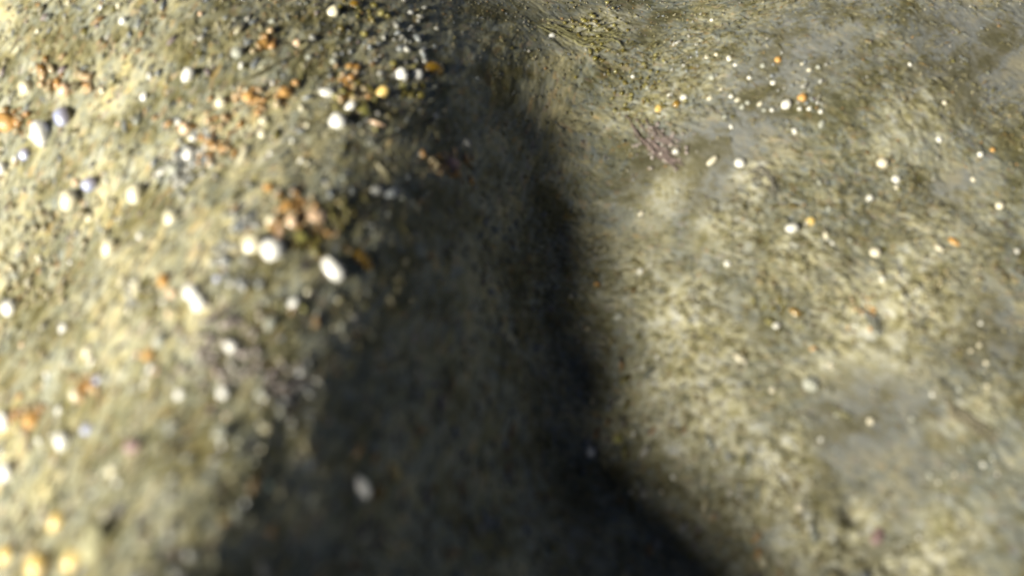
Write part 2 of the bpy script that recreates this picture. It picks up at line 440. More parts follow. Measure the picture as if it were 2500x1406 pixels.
# ------------------------------------------------------------------ loose sand, too many to count
def ico():
    t = (1 + 5 ** 0.5) / 2
    v = np.array([(-1, t, 0), (1, t, 0), (-1, -t, 0), (1, -t, 0), (0, -1, t), (0, 1, t), (0, -1, -t), (0, 1, -t), (t, 0, -1), (t, 0, 1), (-t, 0, -1), (-t, 0, 1)], float)
    v /= np.linalg.norm(v[0])
    f = np.array([(0, 11, 5), (0, 5, 1), (0, 1, 7), (0, 7, 10), (0, 10, 11), (1, 5, 9), (5, 11, 4), (11, 10, 2), (10, 7, 6), (7, 1, 8),
                  (3, 9, 4), (3, 4, 2), (3, 2, 6), (3, 6, 8), (3, 8, 9), (4, 9, 5), (2, 4, 11), (6, 2, 10), (8, 6, 7), (9, 8, 1)])
    return v, f
IV, IF = ico()
TINTS = np.array([(0.46, 0.42, 0.22), (0.36, 0.38, 0.30), (0.74, 0.68, 0.44), (0.44, 0.48, 0.50), (0.62, 0.38, 0.15), (0.30, 0.27, 0.07), (0.42, 0.34, 0.33), (0.84, 0.81, 0.70), (0.60, 0.54, 0.32), (0.24, 0.23, 0.15)])

def scatter(name, x, y, a, b, c, ang, tint, mat, lift=0.15):
    n = len(x)
    z = full_h(x, y)
    nrm = normals(x, y)
    tx = np.stack([np.cos(ang), np.sin(ang), np.zeros(n)], -1)
    tx = tx - nrm * np.sum(tx * nrm, -1, keepdims=True); tx /= np.linalg.norm(tx, axis=-1, keepdims=True)
    ty = np.cross(nrm, tx)
    jit = 1 + 0.22 * rng.standard_normal((n, 12, 1))
    loc = IV[None] * np.clip(jit, 0.55, 1.5)
    V = (x * 0)[:, None, None] + loc[..., 0:1] * (tx * a[:, None])[:, None] + loc[..., 1:2] * (ty * b[:, None])[:, None] + loc[..., 2:3] * (nrm * c[:, None])[:, None]
    V = V + np.stack([x, y, z], -1)[:, None] + (nrm * (c * lift)[:, None])[:, None]
    FF = (IF[None] + (np.arange(n) * 12)[:, None, None]).ravel()
    T = np.repeat(np.concatenate([tint, np.ones((n, 1))], 1), 12, 0)
    me = mesh_from(name, V.reshape(-1, 3), FF, 3, mat, T)
    return link(name, me)

sand_mat = vcol_material("wet sand grain", 0.5, 0.45)
sb_ = sand_mat.node_tree.nodes["Principled BSDF"]; sb_.inputs["Coat Weight"].default_value = 0.6; sb_.inputs["Coat Roughness"].default_value = 0.15; sb_.inputs["Coat IOR"].default_value = 1.7
bank_mat = vcol_material("sand grain", 0.55, 0.4)
# mound side: elongated, combed one way
n = 11000
x = rng.uniform(-0.50, 0.06, n); y = rng.uniform(-0.34, 0.48, n)
keep = rng.random(n) < sstep(0.03, -0.22, x - trough_x(y)) * 0.6 + 0.45
x, y = x[keep], y[keep]; n = len(x)
s = 0.0011 * np.exp(0.42 * rng.standard_normal(n)) * (1.0 + 0.5 * sstep(0.1, -0.25, y))
ti = rng.choice(10, n, p=[.19, .18, .11, .12, .08, .09, .05, .05, .11, .02])
tint = TINTS[ti] * rng.uniform(0.8, 1.15, (n, 1))
g1 = scatter("sand", x, y, s * rng.uniform(1.3, 2.8, n), s, s * 0.4, ST + 0.35 * rng.standard_normal(n), tint, sand_mat, 0.3)
g1["kind"] = "stuff"; g1["label"] = "coarse combed sand grains covering the bright mound at left"; g1["category"] = "sand"
# bank side: fine
n = 14000
x = rng.uniform(-0.02, 0.62, n); y = rng.uniform(-0.34, 0.50, n)
keep = rng.random(n) > 0.8 * patches(SILT_HAZE, x, y); x, y = x[keep], y[keep]; n = len(x)
s = 0.0007 * np.exp(0.35 * rng.standard_normal(n))
ti = rng.choice(10, n, p=[.20, .19, .15, .12, .05, .09, .04, .04, .10, .02])
tint = TINTS[ti] * rng.uniform(0.7, 1.0, (n, 1))
g2 = scatter("sand", x, y, s * rng.uniform(1.0, 1.8, n), s, s * 0.7, rng.uniform(0, 6.28, n), tint, bank_mat, 0.3)
g2["kind"] = "stuff"; g2["label"] = "fine sand dusted over the right bank"; g2["category"] = "sand"
# coloured gravel pockets
cl = [(30, 290, 40, 'o', 26), (130, 200, 60, 'o', 20), (215, 205, 30, 'o', 12), (620, 245, 40, 'o', 30), (690, 230, 26, 'o', 18), (650, 105, 26, 'o', 14), (520, 340, 60, 'o', 60), (470, 390, 60, 'w', 60),
      (440, 430, 40, 'w', 30), (700, 515, 50, 'o', 40), (770, 560, 50, 'o', 34), (820, 520, 50, 'y', 26), (745, 590, 40, 'y', 20), (610, 540, 30, 'w', 20), (550, 620, 40, 'w', 24), (600, 690, 34, 'w', 22),
      (550, 820, 80, 'm', 50), (540, 900, 70, 'm', 40), (690, 930, 50, 'm', 40), (860, 215, 50, 'o', 34), (880, 240, 60, 'y', 24), (1000, 200, 50, 'y', 18), (1090, 400, 50, 'o', 40), (70, 1010, 40, 'o', 30),
      (210, 940, 40, 'o', 24), (870, 20, 60, 'y', 26), (720, 990, 60, 'w', 20), (1000, 80, 90, 'w', 26), (60, 1300, 90, 'g', 34), (380, 730, 60, 'y', 20), (1450, 90, 70, 'y', 80), (1560, 230, 90, 'y', 90),
      (1690, 130, 70, 'w', 20), (1620, 350, 50, 'm', 70), (1940, 210, 90, 'w', 30), (1900, 760, 60, 'y', 26), (2120, 760, 60, 'o', 24), (330, 720, 40, 'w', 22), (120, 560, 90, 'g', 30), (90, 700, 110, 'g', 36), (880, 180, 120, 'w', 30),
      (2250, 700, 120, 'g', 70), (1700, 1000, 90, 'g', 60), (1900, 1180, 70, 'g', 50)]
cc = {'o': [(0.95, 0.52, 0.16), (0.98, 0.70, 0.38), (0.66, 0.36, 0.08), (0.80, 0.64, 0.36)], 'w': [(0.78, 0.77, 0.68), (0.62, 0.62, 0.55), (0.5, 0.54, 0.55)],
      'y': [(0.36, 0.31, 0.05), (0.50, 0.45, 0.14), (0.28, 0.22, 0.03)], 'm': [(0.62, 0.52, 0.47), (0.52, 0.46, 0.38), (0.70, 0.62, 0.54)], 'g': [(0.72, 0.62, 0.34), (0.62, 0.54, 0.30), (0.5, 0.46, 0.3)]}
PX, PY, TT, SS = [], [], [], []
for (cx, cy, r, k, m_) in cl:
    for i in range(m_):
        PX.append(cx + random.gauss(0, r * 0.55)); PY.append(cy + random.gauss(0, r * 0.5))
        c = random.choice(cc[k]); f = random.uniform(0.75, 1.1); TT.append([q * f for q in c])
        SS.append(random.uniform(4.0, 11.5) * (1 if cx < 1300 else 0.55))
p, dep = at_many(PX, PY)
s = np.array(SS) / 2500 * dep * 36 / LENS
n = len(s)
g3 = scatter("gravel", p[:, 0], p[:, 1], s * rng.uniform(1.0, 1.8, n), s, s * 0.7, ST + 0.5 * rng.standard_normal(n), np.array(TT), sand_mat, 0.35)
g3["kind"] = "stuff"; g3["label"] = "rusty, white and mauve gravel gathered in small pockets"; g3["category"] = "gravel"

# ------------------------------------------------------------------ algae fuzz on the bank (strands)
def strands(name, x, y, length, rad, ang, rise, tint, mat, seg=4, curl=0.9):
    n = len(x)
    P = np.zeros((n, seg + 1, 3))
    cx, cy = x.copy(), y.copy(); a = ang.copy()
    cur = curl * rng.standard_normal(n)
    for k in range(seg + 1):
        t = k / seg
        P[:, k, 0] = cx; P[:, k, 1] = cy
        P[:, k, 2] = full_h(cx, cy) + rad * 0.5 + rise * math.sin(t * 2.6)
        cx = cx + np.cos(a) * length / seg; cy = cy + np.sin(a) * length / seg
        a = a + cur / seg + 0.35 * rng.standard_normal(n)
    T = np.gradient(P, axis=1); T /= np.linalg.norm(T, axis=-1, keepdims=True) + 1e-9
    up = np.array([0, 0, 1.0]); S = np.cross(T, up); S /= np.linalg.norm(S, axis=-1, keepdims=True) + 1e-9
    U = np.cross(S, T)
    V = np.zeros((n, seg + 1, 3, 3))
    for k in range(seg + 1):
        rr = rad * (1 - 0.75 * (k / seg) ** 2) * (0.5 if k == 0 else 1)
        for j in range(3):
            th = j * 2 * math.pi / 3
            V[:, k, j] = P[:, k] + (S[:, k] * math.cos(th) + U[:, k] * math.sin(th)) * rr[:, None]
    base = (np.arange(n) * (seg + 1) * 3)[:, None]
    fl = []
    for k in range(seg):
        for j in range(3):
            j2 = (j + 1) % 3
            fl.append([k * 3 + j, k * 3 + j2, (k + 1) * 3 + j2, (k + 1) * 3 + j])
    FF = (np.array(fl)[None] + base[:, :, None]).ravel()
    TT_ = np.repeat(np.concatenate([tint, np.ones((n, 1))], 1), (seg + 1) * 3, 0)
    return link(name, mesh_from(name, V.reshape(-1, 3), FF, 4, mat, TT_))

fuzz_mat = vcol_material("algae strand", 0.7, 0.2)
n = 27000
x = rng.uniform(-0.03, 0.60, n); y = rng.uniform(-0.34, 0.42, n)
dens = sstep(-0.28, 0.25, fbm(x * 9, y * 7, 3, 70) + 0.05 - 0.9 * sstep(0.12, 0.42, y)) * sstep(-0.06, 0.06, x - trough_x(y)) * (1 - 0.9 * patches(SILT_HAZE, x, y))
keep = rng.random(n) < dens
x, y = x[keep], y[keep]; n = len(x)
AT = np.array([(0.36, 0.33, 0.14), (0.52, 0.48, 0.26), (0.26, 0.23, 0.07), (0.44, 0.47, 0.42), (0.66, 0.60, 0.36), (0.44, 0.30, 0.10)])
tint = AT[rng.choice(6, n, p=[.28, .24, .14, .18, .12, .04])] * rng.uniform(0.75, 1.0, (n, 1))
flow = math.radians(-65) + 1.1 * fbm(x * 7, y * 7, 2, 77)
f1 = strands("algae", x, y, rng.uniform(0.004, 0.011, n), rng.uniform(0.00025, 0.0006, n), flow + 0.5 * rng.standard_normal(n), rng.uniform(0.0003, 0.0028, n), tint, fuzz_mat)
f1["kind"] = "stuff"; f1["label"] = "olive algae fuzz matting the right bank"; f1["category"] = "algae"
n = 5000
x = rng.uniform(-0.48, 0.05, n); y = rng.uniform(-0.32, 0.46, n)
tint = AT[rng.choice(6, n, p=[.28, .24, .10, .20, .14, .04])] * rng.uniform(0.8, 1.1, (n, 1))
f2 = strands("plant_debris", x, y, rng.uniform(0.006, 0.02, n), rng.uniform(0.0002, 0.00045, n), ST + math.pi * (rng.random(n) < .5) + 0.3 * rng.standard_normal(n), rng.uniform(0.0001, 0.0010, n), tint, fuzz_mat, curl=0.35)
f2["kind"] = "stuff"; f2["label"] = "hair-thin plant fibres combed across the mound and the dark trough"; f2["category"] = "debris"

# ------------------------------------------------------------------ individual stones, shells and glinting grains
def base_stone(seed, sub=3, rough=0.16, sharp=0.0):
    import bmesh
    bm = bmesh.new()
    bmesh.ops.create_icosphere(bm, subdivisions=sub, radius=1.0)
    r = random.Random(seed)
    dirs = [(Vector((r.gauss(0, 1), r.gauss(0, 1), r.gauss(0, 1))).normalized(), r.uniform(-1, 1)) for _ in range(9)]
    for v in bm.verts:
        d = v.co.normalized(); s = 1.0
        for q, a in dirs:
            s += rough * a * max(0.0, d.dot(q)) ** 3
        if sharp:
            for q, a in dirs[:6]:
                lim = 0.78 + 0.1 * abs(a)
                dd = d.dot(q) * s
                if dd > lim: s *= 1 - sharp * (1 - lim / dd)
        v.co = d * s
    for f in bm.faces: f.smooth = True
    me = bpy.data.meshes.new("stone")
    bm.to_mesh(me); bm.free()
    me.materials.append(PAL['white'])
    return me
ROUND = [base_stone(i, 3, 0.17, 0.45) for i in range(6)]
CHIP = [base_stone(20 + i, 3, 0.2, 0.9) for i in range(5)]

def add_stone(kind, cat, px, py, w, h, tilt, colour, label, group=None, lift=0.35, flat=0.75, shape='r'):
    if px > 1480:
        colour = {'white': 'dull', 'cream': 'dulltan'}.get(colour, colour)
    p, dep = at_many([px], [py])
    k = dep[0] / 2500 * 36 / LENS
    p = p[0]
    nrm = Vector(normals(np.array([p[0]]), np.array([p[1]]))[0])
    view = (Vector(CAM_LOC) - Vector(p)).normalized()
    if (colour in ('white', 'cream', 'gold', 'peach') and lift > 0.4) or colour == 'lump':
        axis_n = (nrm * 0.4 + view * 0.5 + SUNV * 0.9).normalized()      # these lie tipped towards the light
    else:
        axis_n = (nrm * 0.8 + view * 0.35).normalized()
    a = math.radians(tilt)
    t = Vector((math.cos(a), math.sin(a), 0)); t = (t - axis_n * t.dot(axis_n)).normalized()
    u = axis_n.cross(t)
    M = Matrix((t, u, axis_n)).transposed().to_4x4()
    if colour == 'lump': lift = 0.3
    gl = 1.12 if (px < 1250 and lift > 0.4) else 1.0  # pale left stones enlarged towards the size of blurred glint discs
    rx, ry = gl * w * k / 2, gl * h * k / 2 / 0.92
    rz = min(rx, ry) * flat
    M = Matrix.Translation(Vector((p[0], p[1], full_h(np.array([p[0]]), np.array([p[1]]))[0])) + nrm * rz * (lift - 0.2)) @ M @ Matrix.Diagonal((rx, ry, rz, 1))
    me = random.choice(ROUND if shape == 'r' else CHIP)
    o = bpy.data.objects.new(kind, me)
    COL.objects.link(o)
    o.matrix_world = M
    o.material_slots[0].link = 'OBJECT'
    o.material_slots[0].material = PAL[colour]
    o["label"] = label; o["category"] = cat
    if group: o["group"] = group
    return o

P, S, G, C = ('pebble', 'pebble'), ('shell_fragment', 'shell'), ('sand_grain', 'grain'), ('stone', 'stone')
T_ = [
 # kind, px, py, w, h, tilt, colour, shape, label
 (P, 102, 330, 46, 60, -20, 'white', 'r', "large glowing white egg-shaped pebble near the left edge, beside a lilac glint fringe"),
 (S, 156, 288, 44, 52, -10, 'lilac', 'r', "lilac painted glint fringe touching the upper right of the large egg-shaped pebble"),
 (P, 65, 216, 34, 34, 0, 'cream', 'r', "dull cream pebble above and left of the egg-shaped white pebble"),
 (P, 160, 226, 34, 30, 0, 'peach', 'r', "peach pebble directly above the lilac glint fringe"),
 (C, 12, 300, 50, 70, 30, 'orange', 'c', "rust orange stone cut by the left edge, upper of two"),
 (S, 62, 378, 36, 30, 30, 'lilac', 'c', "small blue painted glint fringe below the egg-shaped white pebble"),
 (P, 4, 412, 28, 28, 0, 'white', 'r', "small white pebble cut by the left edge below the blue glint fringe"),
 (P, 172, 493, 50, 44, 20, 'cream', 'r', "bright cream pebble left of the second, duller cream pebble"),
 (S, 222, 453, 44, 36, 20, 'lilac', 'c', "lilac painted glint fringe just above the bright cream pebble"),
 (P, 332, 478, 50, 40, 25, 'cream', 'r', "broad cream pebble level with the bright one, further right"),
 (P, 420, 538, 38, 38, 0, 'cream', 'r', "pale yellow round pebble below the white gravel pocket"),
 (P, 268, 608, 44, 36, 10, 'cream', 'r', "dull cream pebble alone in the middle of the bright slope"),
 (P, 460, 187, 38, 28, 15, 'white', 'r', "white oval pebble high on the mound, left of the orange pockets"),
 (P, 582, 132, 30, 26, 30, 'pale', 'r', "pale pebble left of the tan orange stone near the top"),
 (P, 540, 253, 28, 28, 0, 'cream', 'r', "cream pebble left of the rusty stone pair high on mound"),
 (P, 452, 316, 28, 28, 0, 'peach', 'r', "peach cream pebble at the upper left end of the orange gravel pocket"),
 (G, 486, 322, 18, 18, 0, 'cream', 'r', "tiny cream grain, left one of a close pair beside the peach pebble"),
 (G, 512, 322, 19, 19, 0, 'cream', 'r', "tiny cream grain, right one of a close pair beside the peach pebble"),
 (G, 644, 295, 24, 19, 10, 'cream', 'r', "small brilliant yellow-white grain below the rusty stone pair"),
 (P, 461, 382, 36, 28, 20, 'white', 'r', "bluish white pebble at the top of the white gravel pocket"),
 (G, 395, 421, 24, 17, 25, 'white', 'r', "little white grain at the left tip of the white gravel pocket"),
 (P, 428, 415, 30, 30, 0, 'pale', 'r', "pale pebble inside the white gravel pocket"),
 (S, 592, 388, 74, 26, 38, 'cream', 'c', "long cream shell sliver lying diagonally right of the orange gravel pocket"),
 (S, 335, 712, 28, 66, -28, 'cream', 'c', "upright cream shell sliver left of the amber stone"),
 (S, 300, 686, 36, 18, 30, 'cream', 'c', "short cream sliver above the upright shell sliver"),
 (C, 402, 690, 30, 44, -10, 'orange', 'r', "bright amber orange stone between cream sliver and white pebble"),
 (P, 422, 719, 24, 22, 0, 'peach', 'r', "small peach pebble tucked under the amber orange stone"),
 (P, 470, 716, 42, 40, 0, 'white', 'r', "brilliant round white pebble overlapping a duller white one"),
 (P, 487, 742, 36, 44, -20, 'white', 'r', "off-white pebble half hidden beneath the brilliant round one"),
 (S, 532, 680, 22, 20, 0, 'lilac', 'c', "tiny blue painted glint fringe right of the overlapping white pebbles"),
 (P, 665, 615, 54, 54, 0, 'white', 'r', "brightest round white pebble of the mound, below the peach shells"),
 (P, 614, 603, 48, 44, 10, 'cream', 'c', "dull cream pebble touching the left of the brightest round pebble"),
 (P, 813, 662, 40, 62, 95 - 90, 'white', 'r', "white oval pebble standing upright where the slope turns dark"),
 (C, 885, 635, 36, 60, 0, 'amber', 'r', "dark amber oval stone right of the upright white oval pebble"),
 (P, 713, 547, 36, 30, 35, 'peach', 'r', "bright peach pebble at the end of a tan sliver"),
 (S, 684, 568, 50, 20, 42, 'peach', 'c', "tan shell sliver pointing up to the bright peach pebble"),
 (S, 772, 530, 50, 40, -30, 'peach', 'c', "broad peach shell fragment right of the bright peach pebble"),
 (P, 661, 541, 28, 20, 0, 'cream', 'r', "small flat cream pebble left of the peach shells"),
 (C, 738, 585, 44, 36, 0, 'yellow', 'c', "yellow-green stone below the two peach shells"),
 (C, 700, 505, 48, 30, 10, 'orange', 'c', "orange stone above the two peach shells"),
 (C, 655, 460, 24, 22, 0, 'orange', 'c', "small isolated orange stone above the pale gravel on mid mound"),
 (C, 699, 230, 42, 30, 0, 'orange', 'c', "dull orange stone, right one of the rusty pair high on mound"),
 (C, 608, 240, 32, 36, 0, 'orange', 'c', "dull orange stone, left one of the rusty pair high on mound"),
 (C, 645, 110, 38, 32, 0, 'orange', 'c', "tan orange stone nearest the top edge"),
 (S, 800, 228, 44, 25, -42, 'white', 'r', "slanting white shell left of the yellow-white pebble"),
 (P, 856, 266, 28, 19, 0, 'white', 'r', "small white oval between slanting shell and brilliant round pebble"),
 (P, 825, 303, 39, 41, 0, 'white', 'r', "brilliant white pebble at the upper middle, left of green-rimmed stone"),
 (P, 932, 233, 40, 26, 5, 'gold', 'r', "glowing yellow-white oval pebble in upper middle"),
 (C, 890, 275, 34, 32, 0, 'yellow', 'c', "yellow-green stone right of the brilliant upper middle pebble"),
 (S, 925, 305, 46, 14, -55, 'peach', 'c', "thin tan sliver leaning below the glowing oval pebble"),
 (P, 978, 185, 36, 33, 0, 'white', 'r', "white pebble, left and larger of the twin pebbles by amber stone"),
 (P, 1018, 185, 28, 27, 0, 'white', 'r', "white pebble, right and smaller of the twin pebbles by amber stone"),
 (C, 1058, 170, 52, 38, 0, 'amber', 'c', "brown amber stone right of the twin white pebbles"),
 (C, 990, 214, 34, 22, 0, 'yellow', 'c', "yellow stone just below the twin white pebbles"),
 (S, 1059, 216, 26, 11, 0, 'pale', 'c', "thin pale sliver below the brown amber stone"),
 (G, 1003, 34, 17, 14, 0, 'white', 'r', "tiny white grain at the top edge above the twin pebbles"),
 (G, 985, 116, 18, 15, 0, 'white', 'r', "tiny white grain between the top edge and the twin pebbles"),
 (P, 812, 32, 34, 26, 0, 'cream', 'r', "yellowish white pebble at the top edge beside an amber stone"),
 (C, 868, 14, 28, 26, 0, 'amber', 'c', "amber stone at the top edge right of a yellowish pebble"),
 (G, 755, 140, 20, 18, 0, 'pale', 'r', "small pale grain below the yellowish top-edge pebble"),
 (G, 815, 152, 18, 18, 0, 'pale', 'r', "small pale grain above the slanting white shell"),
 (P, 920, 466, 34, 24, -20, 'grey', 'r', "grey-white pebble where the combed slope starts to darken"),
 (P, 1140, 355, 24, 22, 0, 'grey', 'r', "grey pebble in the dark above the tan stone"),
 (C, 1103, 400, 48, 34, -30, 'pink', 'c', "tan pink stone at the upper rim of the dark trough"),
 (G, 735, 910, 24, 18, 15, 'white', 'r', "crisp small white grain at the lower edge of the light"),
 (P, 568, 852, 28, 34, 20, 'white', 'r', "pinkish white pebble set in mauve gravel"),
 (P, 545, 962, 28, 30, 0, 'white', 'r', "pinkish pebble below the mauve gravel, left of a similar one"),
 (P, 638, 962, 26, 24, 0, 'pale', 'r', "pinkish pebble below the mauve gravel, right of a similar one"),
 (P, 440, 963, 26, 26, 0, 'white', 'r', "small white pebble on the lower slope left of the pinkish pair"),
 (G, 835, 797, 20, 16, 0, 'pale', 'r', "small pale grain in the shade below the upright oval pebble"),
 (P, 716, 743, 28, 20, 0, 'white', 'r', "white pebble beside a tiny yellow-green stone"),
 (C, 742, 752, 20, 16, 0, 'yellow', 'c', "tiny yellow-green stone beside a white pebble"),
 (P, 661, 789, 36, 26, 30, 'pale', 'r', "pale oblong pebble above the mauve gravel"),
 (S, 395, 830, 48, 38, 20, 'pale', 'c', "greenish pale shell fragment above a rust brown stone"),
 (P, 218, 862, 30, 26, 0, 'cream', 'r', "dull cream pebble on the lower left slope"),
 (P, 157, 802, 26, 22, 0, 'white', 'r', "small white pebble above the dull cream one at lower left"),
 (P, 26, 754, 42, 34, 20, 'white', 'r', "soft white pebble near the left edge at mid height"),
 (P, 185, 965, 30, 28, 0, 'cream', 'r', "bright cream bead above the very bright round bead at lower left"),
 (P, 156, 1080, 42, 40, 0, 'white', 'r', "very bright round bead alone at lower left"),
 (S, 216, 1046, 38, 30, 20, 'lilac', 'c', "blue painted glint fringe right of the very bright round bead"),
 (S, 240, 925, 30, 24, 20, 'lilac', 'c', "faint blue painted glint fringe above the bright cream bead"),
 (P, 14, 1030, 44, 50, 0, 'white', 'r', "blurred white pebble at the left edge beside an orange stone"),
 (C, 78, 1025, 48, 44, 30, 'orange', 'c', "orange stone right of the blurred white edge pebble"),
 (P, 20, 1152, 50, 46, 0, 'white', 'r', "dazzling white pebble cut by the left edge near the bottom"),
 (C, 364, 868, 34, 30, 0, 'orange', 'c', "rust brown stone below the greenish pale shell fragment"),
 (C, 326, 1092, 46, 38, -20, 'pink', 'c', "pink stone on the lower slope"),
 (S, 540, 1058, 44, 36, 40, 'pale', 'c', "pale grey shell fragment at the lower edge of the light"),
 (P, 100, 1384, 64, 60, 20, 'gold', 'r', "largest golden pebble, cut by the bottom edge"),
 (P, 178, 1376, 60, 38, 10, 'gold', 'r', "flattened golden pebble right of the largest golden one"),
 (P, 20, 1356, 48, 40, 20, 'gold', 'r', "golden pebble in the bottom left corner"),
 (P, 140, 1280, 56, 32, 15, 'gold', 'r', "dull golden oval pebble above the bottom row of golden pebbles"),
 (C, 235, 1328, 125, 80, 35, 'lump', 'c', "broad pale olive rock at bottom left, right of the golden pebbles"),
 (P, 275, 1150, 26, 24, 0, 'cream', 'r', "pale yellow pebble on the lower left slope above the olive rock"),
 (P, 465, 1352, 30, 26, 20, 'grey', 'r', "grey pebble near the bottom edge where light fades"),
 (S, 762, 1228, 54, 18, 25, 'pale', 'c', "greenish pale sliver lying in the dark near the bottom"),
 (G, 655, 1182, 22, 20, 0, 'teal', 'r', "teal grain in the dark above the greenish sliver"),
 (P, 882, 1190, 34, 52, 5, 'white', 'r', "dim upright grey pebble in the darkest part of trough"),  # grey pebble coloured white to make up for missing light
 (C, 960, 1152, 38, 46, 0, 'gold', 'r', "deep amber orange stone in the darkest part of trough"),  # lighter gold colour stands in for grazing light on the orange stone
 (C, 920, 1198, 44, 34, 30, 'amber', 'c', "dark amber stone between grey pebble and orange stone"),
 (G, 1198, 712, 26, 18, 20, 'grey', 'r', "faint grey grain in the middle of the trough"),
 (G, 1186, 545, 26, 14, 20, 'grey', 'r', "faint grey sliver high in the trough"),
 # right bank
 (P, 1440, 1105, 28, 26, 0, 'white', 'r', "lone white pebble shining in the dark trough"),
 (C, 1510, 1072, 26, 22, 0, 'yellow', 'r', "olive yellow stone up and right of the lone white pebble"),
 (P, 1668, 1288, 24, 20, 0, 'grey', 'r', "grey pebble at the shadow edge near the bottom"),
 (G, 1348, 88, 18, 15, 0, 'white', 'r', "white grain beside the pale algae clump at the top"),
 (G, 1608, 268, 26, 17, 40, 'gold', 'r', "golden glinting grain left of a small amber stone"),
 (C, 1652, 254, 24, 18, 20, 'amber', 'c', "small amber stone between golden grain and bluish grain"),
 (G, 1670, 240, 20, 19, 0, 'white', 'r', "bluish white grain right of the small amber stone"),
 (G, 1650, 372, 19, 17, 0, 'white', 'r', "crisp white grain right of the dusky pink weed"),
 (S, 1738, 394, 36, 15, 0, 'cream', 'c', "flat cream sliver left of a white pebble on the smooth silt"),
 (P, 1807, 400, 25, 27, 0, 'white', 'r', "white pebble right of the flat cream sliver"),
 (P, 1920, 257, 28, 24, 20, 'white', 'r', "largest white grain of the sparkling scatter, beside orange stone"),
 (C, 1958, 240, 24, 22, 0, 'orange', 'c', "orange stone at the right end of the sparkling scatter"),
 (C, 1900, 146, 18, 16, 0, 'orange', 'c', "small dull orange stone above the sparkling scatter"),
 (G, 1940, 322, 16, 15, 0, 'white', 'r', "round white grain below the sparkling scatter"),
 (S, 2005, 305, 24, 12, 20, 'pale', 'c', "pale sliver below the right end of the sparkling scatter"),
 (P, 2155, 400, 30, 26, -10, 'cream', 'r', "cream pebble, upper of two close ones on the right bank"),
 (P, 2187, 439, 26, 20, 10, 'white', 'r', "white pebble, lower of two close ones on the right bank"),
 (G, 2122, 485, 19, 19, 0, 'white', 'r', "white grain below the two close pebbles"),
 (P, 2137, 618, 27, 27, 0, 'cream', 'r', "round cream pebble mid right bank"),
 (P, 1933, 562, 32, 24, -25, 'white', 'r', "bluish white pebble left of an ochre stone"),
 (C, 1978, 541, 24, 20, 0, 'gold', 'c', "ochre stone right of the bluish white pebble"),
 (G, 2015, 577, 14, 22, -30, 'cream', 'r', "narrow cream grain below the ochre stone"),
 (G, 2292, 342, 16, 15, 0, 'white', 'r', "white grain above the round grey hollow"),
 (G, 2393, 378, 15, 14, 0, 'white', 'r', "white grain right of the round grey hollow"),
 (G, 2424, 366, 14, 12, 0, 'orange', 'c', "tiny orange grain at upper right beside a white grain"),
 (P, 2440, 504, 20, 20, 0, 'cream', 'r', "cream pebble near the right edge"),
 (G, 2482, 614, 15, 14, 0, 'white', 'r', "white grain at the right edge"),
 (P, 2290, 610, 17, 26, 0, 'cream', 'r', "upright cream grain left of the orange sliver"),
 (C, 2327, 592, 14, 32, 0, 'orange', 'r', "thin upright orange sliver on the right bank"),
 (G, 2305, 253, 13, 13, 0, 'cream', 'r', "tiny cream grain on the smooth rise at upper right"),
 (G, 2222, 160, 11, 10, 0, 'white', 'r', "tiny white grain near the top right"),
 (G, 1565, 524, 17, 14, 0, 'cream', 'r', "cream grain over dark algae at the trough rim"),
 (G, 1776, 645, 18, 17, 0, 'white', 'r', "white grain amid pale algae on the bank"),
 (G, 1563, 666, 16, 14, 0, 'white', 'r', "white grain at the shadow edge, mid height"),
 (C, 1458, 696, 17, 16, 0, 'orange', 'c', "dim orange grain inside the shadow edge"),
 (G, 1395, 724, 16, 15, 0, 'grey', 'r', "grey grain inside the shadow left of dim orange grain"),
 (S, 1510, 775, 26, 18, 0, 'pale', 'c', "pale chip at the shadow edge below the white grain"),
 (S, 1806, 878, 18, 40, 5, 'cream', 'c', "upright cream sliver on the yellow algae"),
 (G, 1885, 955, 18, 15, 0, 'cream', 'r', "cream grain right of the brightest yellow algae"),
 (G, 2028, 897, 16, 16, 0, 'cream', 'r', "cream grain above the smooth brown silt"),
 (G, 2125, 1028, 17, 16, 0, 'cream', 'r', "cream grain on the smooth brown silt"),
 (P, 1950, 1240, 22, 20, 0, 'cream', 'r', "cream grain left of the dark burrow holes"),
 (G, 1895, 797, 16, 15, 0, 'white', 'r', "white grain below the brown upright stone"),
 (C, 1943, 765, 18, 36, 5, 'amber', 'c', "brown upright stone mid bank"),
 (C, 1985, 855, 16, 14, 0, 'orange', 'c', "small ochre stone below the brown upright stone"),
 (S, 2140, 1310, 44, 26, 20, 'pink', 'c', "reddish brown chip right of the lower burrow hole"),
 (S, 1978, 938, 44, 34, -50, 'pale', 'c', "pale mauve shell fragment half buried in silt"),
 (G, 2270, 1160, 15, 15, 0, 'pale', 'r', "pale grain above right of the burrow holes"),
]
for (kc, px, py, w, h, tilt, colr, shp, label) in T_:
    add_stone(kc[0], kc[1], px, py, w, h, tilt, colr, label, shape=shp, lift=0.41 if kc is P else 0.3)

